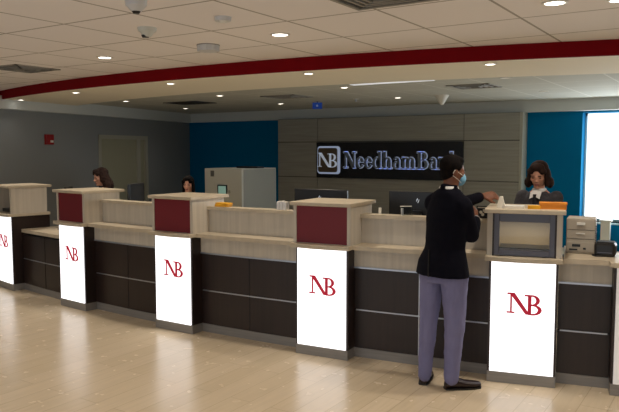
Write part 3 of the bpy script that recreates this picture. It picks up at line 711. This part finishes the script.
def build_man():
    f, r = dirs(20)
    base = Vector((-1.86, 4.70, 0)); t = empty('person', base)
    tag(t, 'man in dark suit jacket and grey trousers standing at the counter, seen from behind', 'person')
    W = lambda x, y, z: Vector((x, y, z))-base
    hipc = W(-1.86, 4.69, .93); ch = W(-1.825, 4.685, 1.29); shc = W(-1.825, 4.69, 1.42); nk = W(-1.825, 4.70, 1.525)
    Ls = shc-r*.15+Z*-.035; Rs = shc+r*.135+Z*-.035
    Le = W(-1.93, 5.0, 1.335); Lw = W(-1.75, 5.215, 1.42)
    Re = W(-1.665, 4.745, 1.165); Rw = W(-1.695, 4.92, 1.265)
    Hc = W(-1.808, 4.730, 1.630); R = headR(46, -6)
    # body: head, neck, trunk, arms and hands as one surface
    bm = bmesh.new(); P = head(bm, Hc, R, .92)
    limb(bm, [W(-1.825, 4.70, 1.44), Hc-Z*.06-f*.015], [.062, .056])
    loft(bm, [ringv(hipc, f, r, .15, .10), ringv(hipc+Z*.2, f, r, .135, .09), ringv(ch, f, r, .16, .105), ringv(shc, f, r, .14, .07), ringv(nk-Z*.02, f, r, .06, .05)])
    limb(bm, [Ls, Le, Lw], [.045, .04, .027]); limb(bm, [Rs, Re, Rw], [.045, .04, .027])
    hl = (W(-1.64, 5.33, 1.43)-Lw).normalized()
    hand(bm, Lw+hl*.01, hl, (-.5, .5, -.7), .20, .5, 1)
    hr = Vector((-.12, .35, .55)).normalized()
    hand(bm, Rw, hr, (-1, .2, .1), .18, .9, 1)
    for s_, h_, k_, a_ in ((-1, W(-1.94, 4.70, .9), W(-1.965, 4.68, .48), W(-1.985, 4.68, .09)), (1, W(-1.78, 4.66, .9), W(-1.765, 4.66, .48), W(-1.775, 4.68, .09))):
        limb(bm, [h_, k_, a_], [.07, .045, .035])
    body = organic('body', bm, 'skin_dark', t, .006, 2)
    face_bits(P, R, .92, t, lips=False)
    # short hair
    bm = bmesh.new(); ellip(bm, P(0, -.022, .045), .078, .089, .085, R); ellip(bm, P(0, -.048, -.005), .068, .056, .070, R); ellip(bm, P(0, .030, .086), .058, .046, .036, R)
    organic('hair', bm, 'hairblack', t, .006, 2, .004, .008)
    # mask with ear loop
    bm = bmesh.new(); ellip(bm, P(0, .070, -.056), .052, .040, .050, R); organic('face_mask', bm, 'mask', t, .006, 2)
    bm = bmesh.new()
    for sx in (-1, 1):
        limb(bm, [P(sx*.052, .07, -.028), P(sx*.074, .03, -.012), P(sx*.080, -.02, .01), P(sx*.081, -.03, -.015)], [.002]*4, 6)
        limb(bm, [P(sx*.050, .06, -.086), P(sx*.070, .02, -.06), P(sx*.081, -.03, -.035)], [.002]*3, 6)
    link('mask_loops', bm, 'paper', t)
    # shirt collar and cuffs
    bm = bmesh.new(); a = [nk-Z*.035-f*.006]
    loft(bm, [ringv(nk-Z*.04, f, r, .076, .078), ringv(nk-Z*.002-f*.002, f, r, .066, .068)], 24); link('shirt_collar', bm, 'shirt', t, smooth=True)
    bm = bmesh.new()
    for w_, e_ in ((Lw, Le), (Rw, Re)):
        dv = (w_-e_).normalized(); a, b = frame(dv); loft(bm, [(w_-dv*.035, a*.036, b*.036), (w_-dv*.006, a*.034, b*.034)], 18)
    link('shirt_cuffs', bm, 'shirt', t, smooth=True)
    # jacket
    bm = bmesh.new()
    hem = W(-1.86, 4.685, .862)
    loft(bm, [ringv(hem, f, r, .225, .155), ringv(hem+Z*.10, f, r, .205, .145), ringv(W(-1.845, 4.685, 1.06), f, r, .165, .122), ringv(W(-1.835, 4.68, 1.18), f, r, .165, .122),
              ringv(ch, f, r, .18, .128), ringv(W(-1.825, 4.685, 1.37), f, r, .172, .11), ringv(shc+Z*.02, f, r, .15, .09), ringv(shc+Z*.055, f, r, .12, .082), ringv(nk-Z*.022, f, r, .078, .076)], 28)
    limb(bm, [Ls+Z*.005, nk-Z*.05], [.068, .06]); limb(bm, [Rs+Z*.005, nk-Z*.05], [.068, .06])
    limb(bm, [Ls, Le, Lw-(Lw-Le).normalized()*.03], [.068, .060, .044]); limb(bm, [Rs, Re, Rw-(Rw-Re).normalized()*.03], [.070, .058, .046])
    limb(bm, [nk-Z*.01-r*.06, nk-Z*.004-f*.06, nk-Z*.01+r*.06], [.02, .024, .02])
    jk = organic('jacket', bm, 'jacket', t, .008, 4, .008, .07)
    bm = bmesh.new(); 
    prism(bm, [(-.006, 0), (.006, 0), (.002, .20), (-.002, .20)], -.004, .004)
    vt = link('jacket_vent', bm, 'blackmat', t); vt.location = hem-f*.15; vt.rotation_euler.z = -math.radians(20)
    # trousers
    bm = bmesh.new()
    loft(bm, [ringv(hipc-Z*.12, f, r, .165, .115), ringv(hipc, f, r, .165, .12), ringv(hipc+Z*.1, f, r, .15, .11)], 24)
    limb(bm, [W(-1.945, 4.70, .86), W(-1.962, 4.68, .50), W(-1.985, 4.672, .07)], [.096, .068, .050])
    limb(bm, [W(-1.76, 4.67, .86), W(-1.75, 4.665, .50), W(-1.775, 4.68, .085)], [.104, .076, .056])
    organic('trousers', bm, 'trousers', t, .008, 3, .012, .06)
    # loafers
    for hx, hy, dx, dy in ((-1.985, 4.645, -.25, .97), (-1.815, 4.655, .74, .67)):
        dv = Vector((dx, dy, 0)).normalized(); sd = Vector((dv.y, -dv.x, 0)); h0 = W(hx, hy, 0)
        bm = bmesh.new()
        rr = [(0.0, .026, .05, .026), (.02, .036, .09, .036), (.08, .040, .088, .040), (.15, .046, .062, .034), (.22, .046, .05, .028), (.27, .034, .042, .024), (.285, .012, .030, .014)]
        loft(bm, [(h0+dv*q+Z*(hh_/2+.006), sd*wd_, Z*(hh_/2)) for q, wd_, hh_, _ in rr], 20)
        sh = organic('shoe', bm, 'shoe', t, .006, 2)
        bm = bmesh.new(); n = len(rr)
        pts = [h0+dv*q+sd*(wd_+.003) for q, wd_, _, _ in rr]+[h0+dv*q-sd*(wd_+.003) for q, wd_, _, _ in rr[::-1]]
        slab(bm, [(p.x, p.y) for p in pts], 0.001, .014); link('sole', bm, 'black', sh)
    # wrist band
    bm = bmesh.new(); dv = (Rw-Re).normalized(); a, b = frame(dv); loft(bm, [(Rw-dv*.004, a*.033, b*.033), (Rw+dv*.012, a*.032, b*.032)], 16); link('wristwatch', bm, 'alu', t)
    return t

def build_woman(x, y, top, yaw, hyaw, pitch, label, hair='long', k=.95, arms='desk', top_m='darkcloth'):
    f, r = dirs(yaw); base = Vector((x, y, 0)); t = empty('person', base); tag(t, label, 'person')
    Hc = Vector((0, 0, top-.118*k)) + f*.03; R = headR(hyaw, pitch)
    sh = top-.30*k; hp = sh*.64
    shc = Vector((0, 0, sh)); nk = shc+Z*.06
    bm = bmesh.new(); P = head(bm, Hc, R, k)
    limb(bm, [shc-Z*.02, Hc-Z*.05-f*.015], [.05, .046])
    loft(bm, [ringv(Z*hp, f, r, .14, .10), ringv(Z*(hp+.18), f, r, .11, .085), ringv(shc-Z*.14, f, r, .135, .1), ringv(shc, f, r, .12, .06), ringv(nk, f, r, .045, .045)])
    Ls, Rs = shc-r*.15-Z*.02, shc+r*.15-Z*.02
    if arms == 'desk': Le, Lw, Re, Rw = Ls-r*.06-Z*.26+f*.04, Ls-r*.02-Z*.30+f*.26, Rs+r*.06-Z*.26+f*.04, Rs+r*.02-Z*.30+f*.26
    else: Le, Lw, Re, Rw = Ls+r*.0-Z*.24+f*.03, Ls+r*.06-Z*.24+f*.22, Rs+r*.05-Z*.25+f*.06, Rs-r*.03-Z*.14+f*.26
    limb(bm, [Ls, Le, Lw], [.036, .032, .022]); limb(bm, [Rs, Re, Rw], [.036, .032, .022])
    hand(bm, Lw, (f*1+r*.2-Z*.1), (0, 0, -1), .165, .5, 1); hand(bm, Rw, (f*1-r*.2-Z*.1), (0, 0, -1), .165, .5, -1)
    for s_ in (-1, 1): limb(bm, [Z*(hp-.02)+r*s_*.07, Z*.44+r*s_*.075, Z*.07+r*s_*.075], [.075, .045, .032])
    organic('body', bm, 'skin', t, .006, 2); face_bits(P, R, k, t)
    # hair
    bm = bmesh.new(); E = lambda a, b, c, d_, e, g: ellip(bm, P(a, b, c), d_*k, e*k, g*k, R)
    E(0, -.022, .048, .086, .094, .084); E(0, .045, .092, .066, .05, .034); E(0, -.06, -.03, .08, .055, .09)
    if hair == 'bob':
        for sx in (-1, 1):
            E(sx*.076, -.01, -.02, .030, .062, .085); E(sx*.096, .0, -.070, .036, .052, .052); E(sx*.052, .058, .058, .036, .028, .03)
        E(0, -.05, -.085, .085, .055, .055)
        organic('hair', bm, 'hairbrown', t, .006, 3, .010, .03)
    elif hair == 'curly':
        for sx in (-1, 1):
            E(sx*.074, -.015, -.03, .028, .065, .09); E(sx*.08, -.02, -.12, .04, .055, .08); E(sx*.045, .055, .062, .036, .03, .028)
        E(0, -.085, -.12, .095, .055, .10)
        organic('hair', bm, 'hairbrown', t, .006, 2, .016, .022)
    else:
        for sx in (-1, 1):
            E(sx*.070, -.01, -.02, .024, .058, .09); E(sx*.072, -.005, -.11, .028, .045, .09); E(sx*.05, .058, .055, .034, .026, .032)
        E(0, -.07, -.12, .08, .045, .11)
        organic('hair', bm, 'hairblack', t, .006, 3, .012, .03)
    # clothes
    bm = bmesh.new()
    loft(bm, [ringv(Z*(hp-.08), f, r, .17, .125), ringv(Z*(hp+.16), f, r, .135, .105), ringv(shc-Z*.14, f, r, .165, .12), ringv(shc-Z*.03, f, r, .155, .085), ringv(shc+Z*.035, f, r, .075, .065)], 24)
    limb(bm, [Ls, Le, Lw-(Lw-Le)*.12], [.062, .052, .036]); limb(bm, [Rs, Re, Rw-(Rw-Re)*.12], [.062, .052, .036])
    organic('cardigan', bm, top_m, t, .008, 4, .008, .05)
    bm = bmesh.new(); loft(bm, [ringv(shc+Z*.01, f, r, .074, .074), ringv(shc+Z*.06, f, r, .058, .06)], 20); link('shirt_collar', bm, 'shirt' if hair == 'bob' else 'darkcloth', t, smooth=True)
    if hair == 'bob':
        bm = bmesh.new(); c0 = shc+f*.108
        for sx in (-1, 1):
            p = [shc+f*.072+Z*.045, shc+f*.085+r*sx*.05+Z*.03, shc+f*.118+r*sx*.045-Z*.03, shc+f*.118-Z*.01]
            v = [bm.verts.new(q) for q in p]+[bm.verts.new(q+f*.006) for q in p]
            for fc in ((0,1,2,3),(7,6,5,4),(0,4,5,1),(1,5,6,2),(2,6,7,3),(3,7,4,0)): bm.faces.new([v[j] for j in fc])
        link('collar_points', bm, 'shirt', t)
        bm = bmesh.new(); loft(bm, [(shc+f*.118+Z*.01, r*.016, f*.010), (shc+f*.128-Z*.02, r*.013, f*.010), (shc+f*.134-Z*.14, r*.026, f*.008), (shc+f*.13-Z*.26, r*.03, f*.008)], 10); link('neck_tie', bm, 'darkcloth', t)
    bm = bmesh.new()
    loft(bm, [ringv(Z*(hp-.12), f, r, .15, .115), ringv(Z*(hp+.08), f, r, .14, .11)], 24)
    for s_ in (-1, 1): limb(bm, [Z*(hp-.04)+r*s_*.075, Z*.46+r*s_*.08, Z*.06+r*s_*.08], [.092, .066, .055])
    organic('trousers', bm, 'darkcloth', t, .01, 3)
    for s_ in (-1, 1):
        h0 = r*s_*.078-f*.07; bm = bmesh.new()
        loft(bm, [(h0+f*q+Z*(hh_/2), r*wd_, Z*(hh_/2)) for q, wd_, hh_ in ((0, .02, .05), (.02, .032, .08), (.1, .036, .07), (.18, .04, .045), (.23, .03, .035), (.245, .01, .02))], 16)
        organic('shoe', bm, 'shoe', t, .007, 2)
    return t
build_man()
build_woman(-1.55, 6.20, 1.68, 185, 180, -18, 'woman with brown bob, white collar and charcoal cardigan looking down behind the counter', 'bob', .98, 'reach', 'cardigan')
build_woman(-5.90, 6.28, 1.46, 150, 152, -8, 'dark haired woman behind the middle left burgundy box, only her lowered face showing', 'long', .84)
build_woman(-7.09, 5.93, 1.55, 212, 200, -14, 'woman with curly brown hair in profile behind the leftmost burgundy box', 'curly', .95)

# ------------------------------------------------------------------ light
wd = bpy.data.worlds.new('world'); S.world = wd; wd.use_nodes = True
bg = wd.node_tree.nodes['Background']; bg.inputs[0].default_value = (.78, .89, 1, 1); bg.inputs[1].default_value = .75
# daylight entering through the rear window
L = bpy.data.lights.new('window_daylight', 'AREA'); L.shape = 'RECTANGLE'; L.size = 3.8; L.size_y = 1.8; L.energy = 75; L.color = (.85, .94, 1)
o = bpy.data.objects.new('window_daylight', L); COL.objects.link(o); o.location = (-.4, WY+.24, 1.45); o.rotation_euler = (-PI/2, 0, 0)
o.visible_camera = True

# ------------------------------------------------------------------ camera
cd = bpy.data.cameras.new('camera'); cam = bpy.data.objects.new('camera', cd); COL.objects.link(cam); S.camera = cam
cd.sensor_width = 36; cd.lens = 670/619*36; cd.clip_start = .05
cam.location = (0, 0, 1.78); cam.rotation_euler = (math.radians(90)-math.atan(55/670), 0, math.radians(33))
S.view_settings.view_transform = 'Standard'; S.view_settings.look = 'None'; S.view_settings.gamma = 1; S.view_settings.use_curve_mapping = False
S.view_settings.exposure = .45
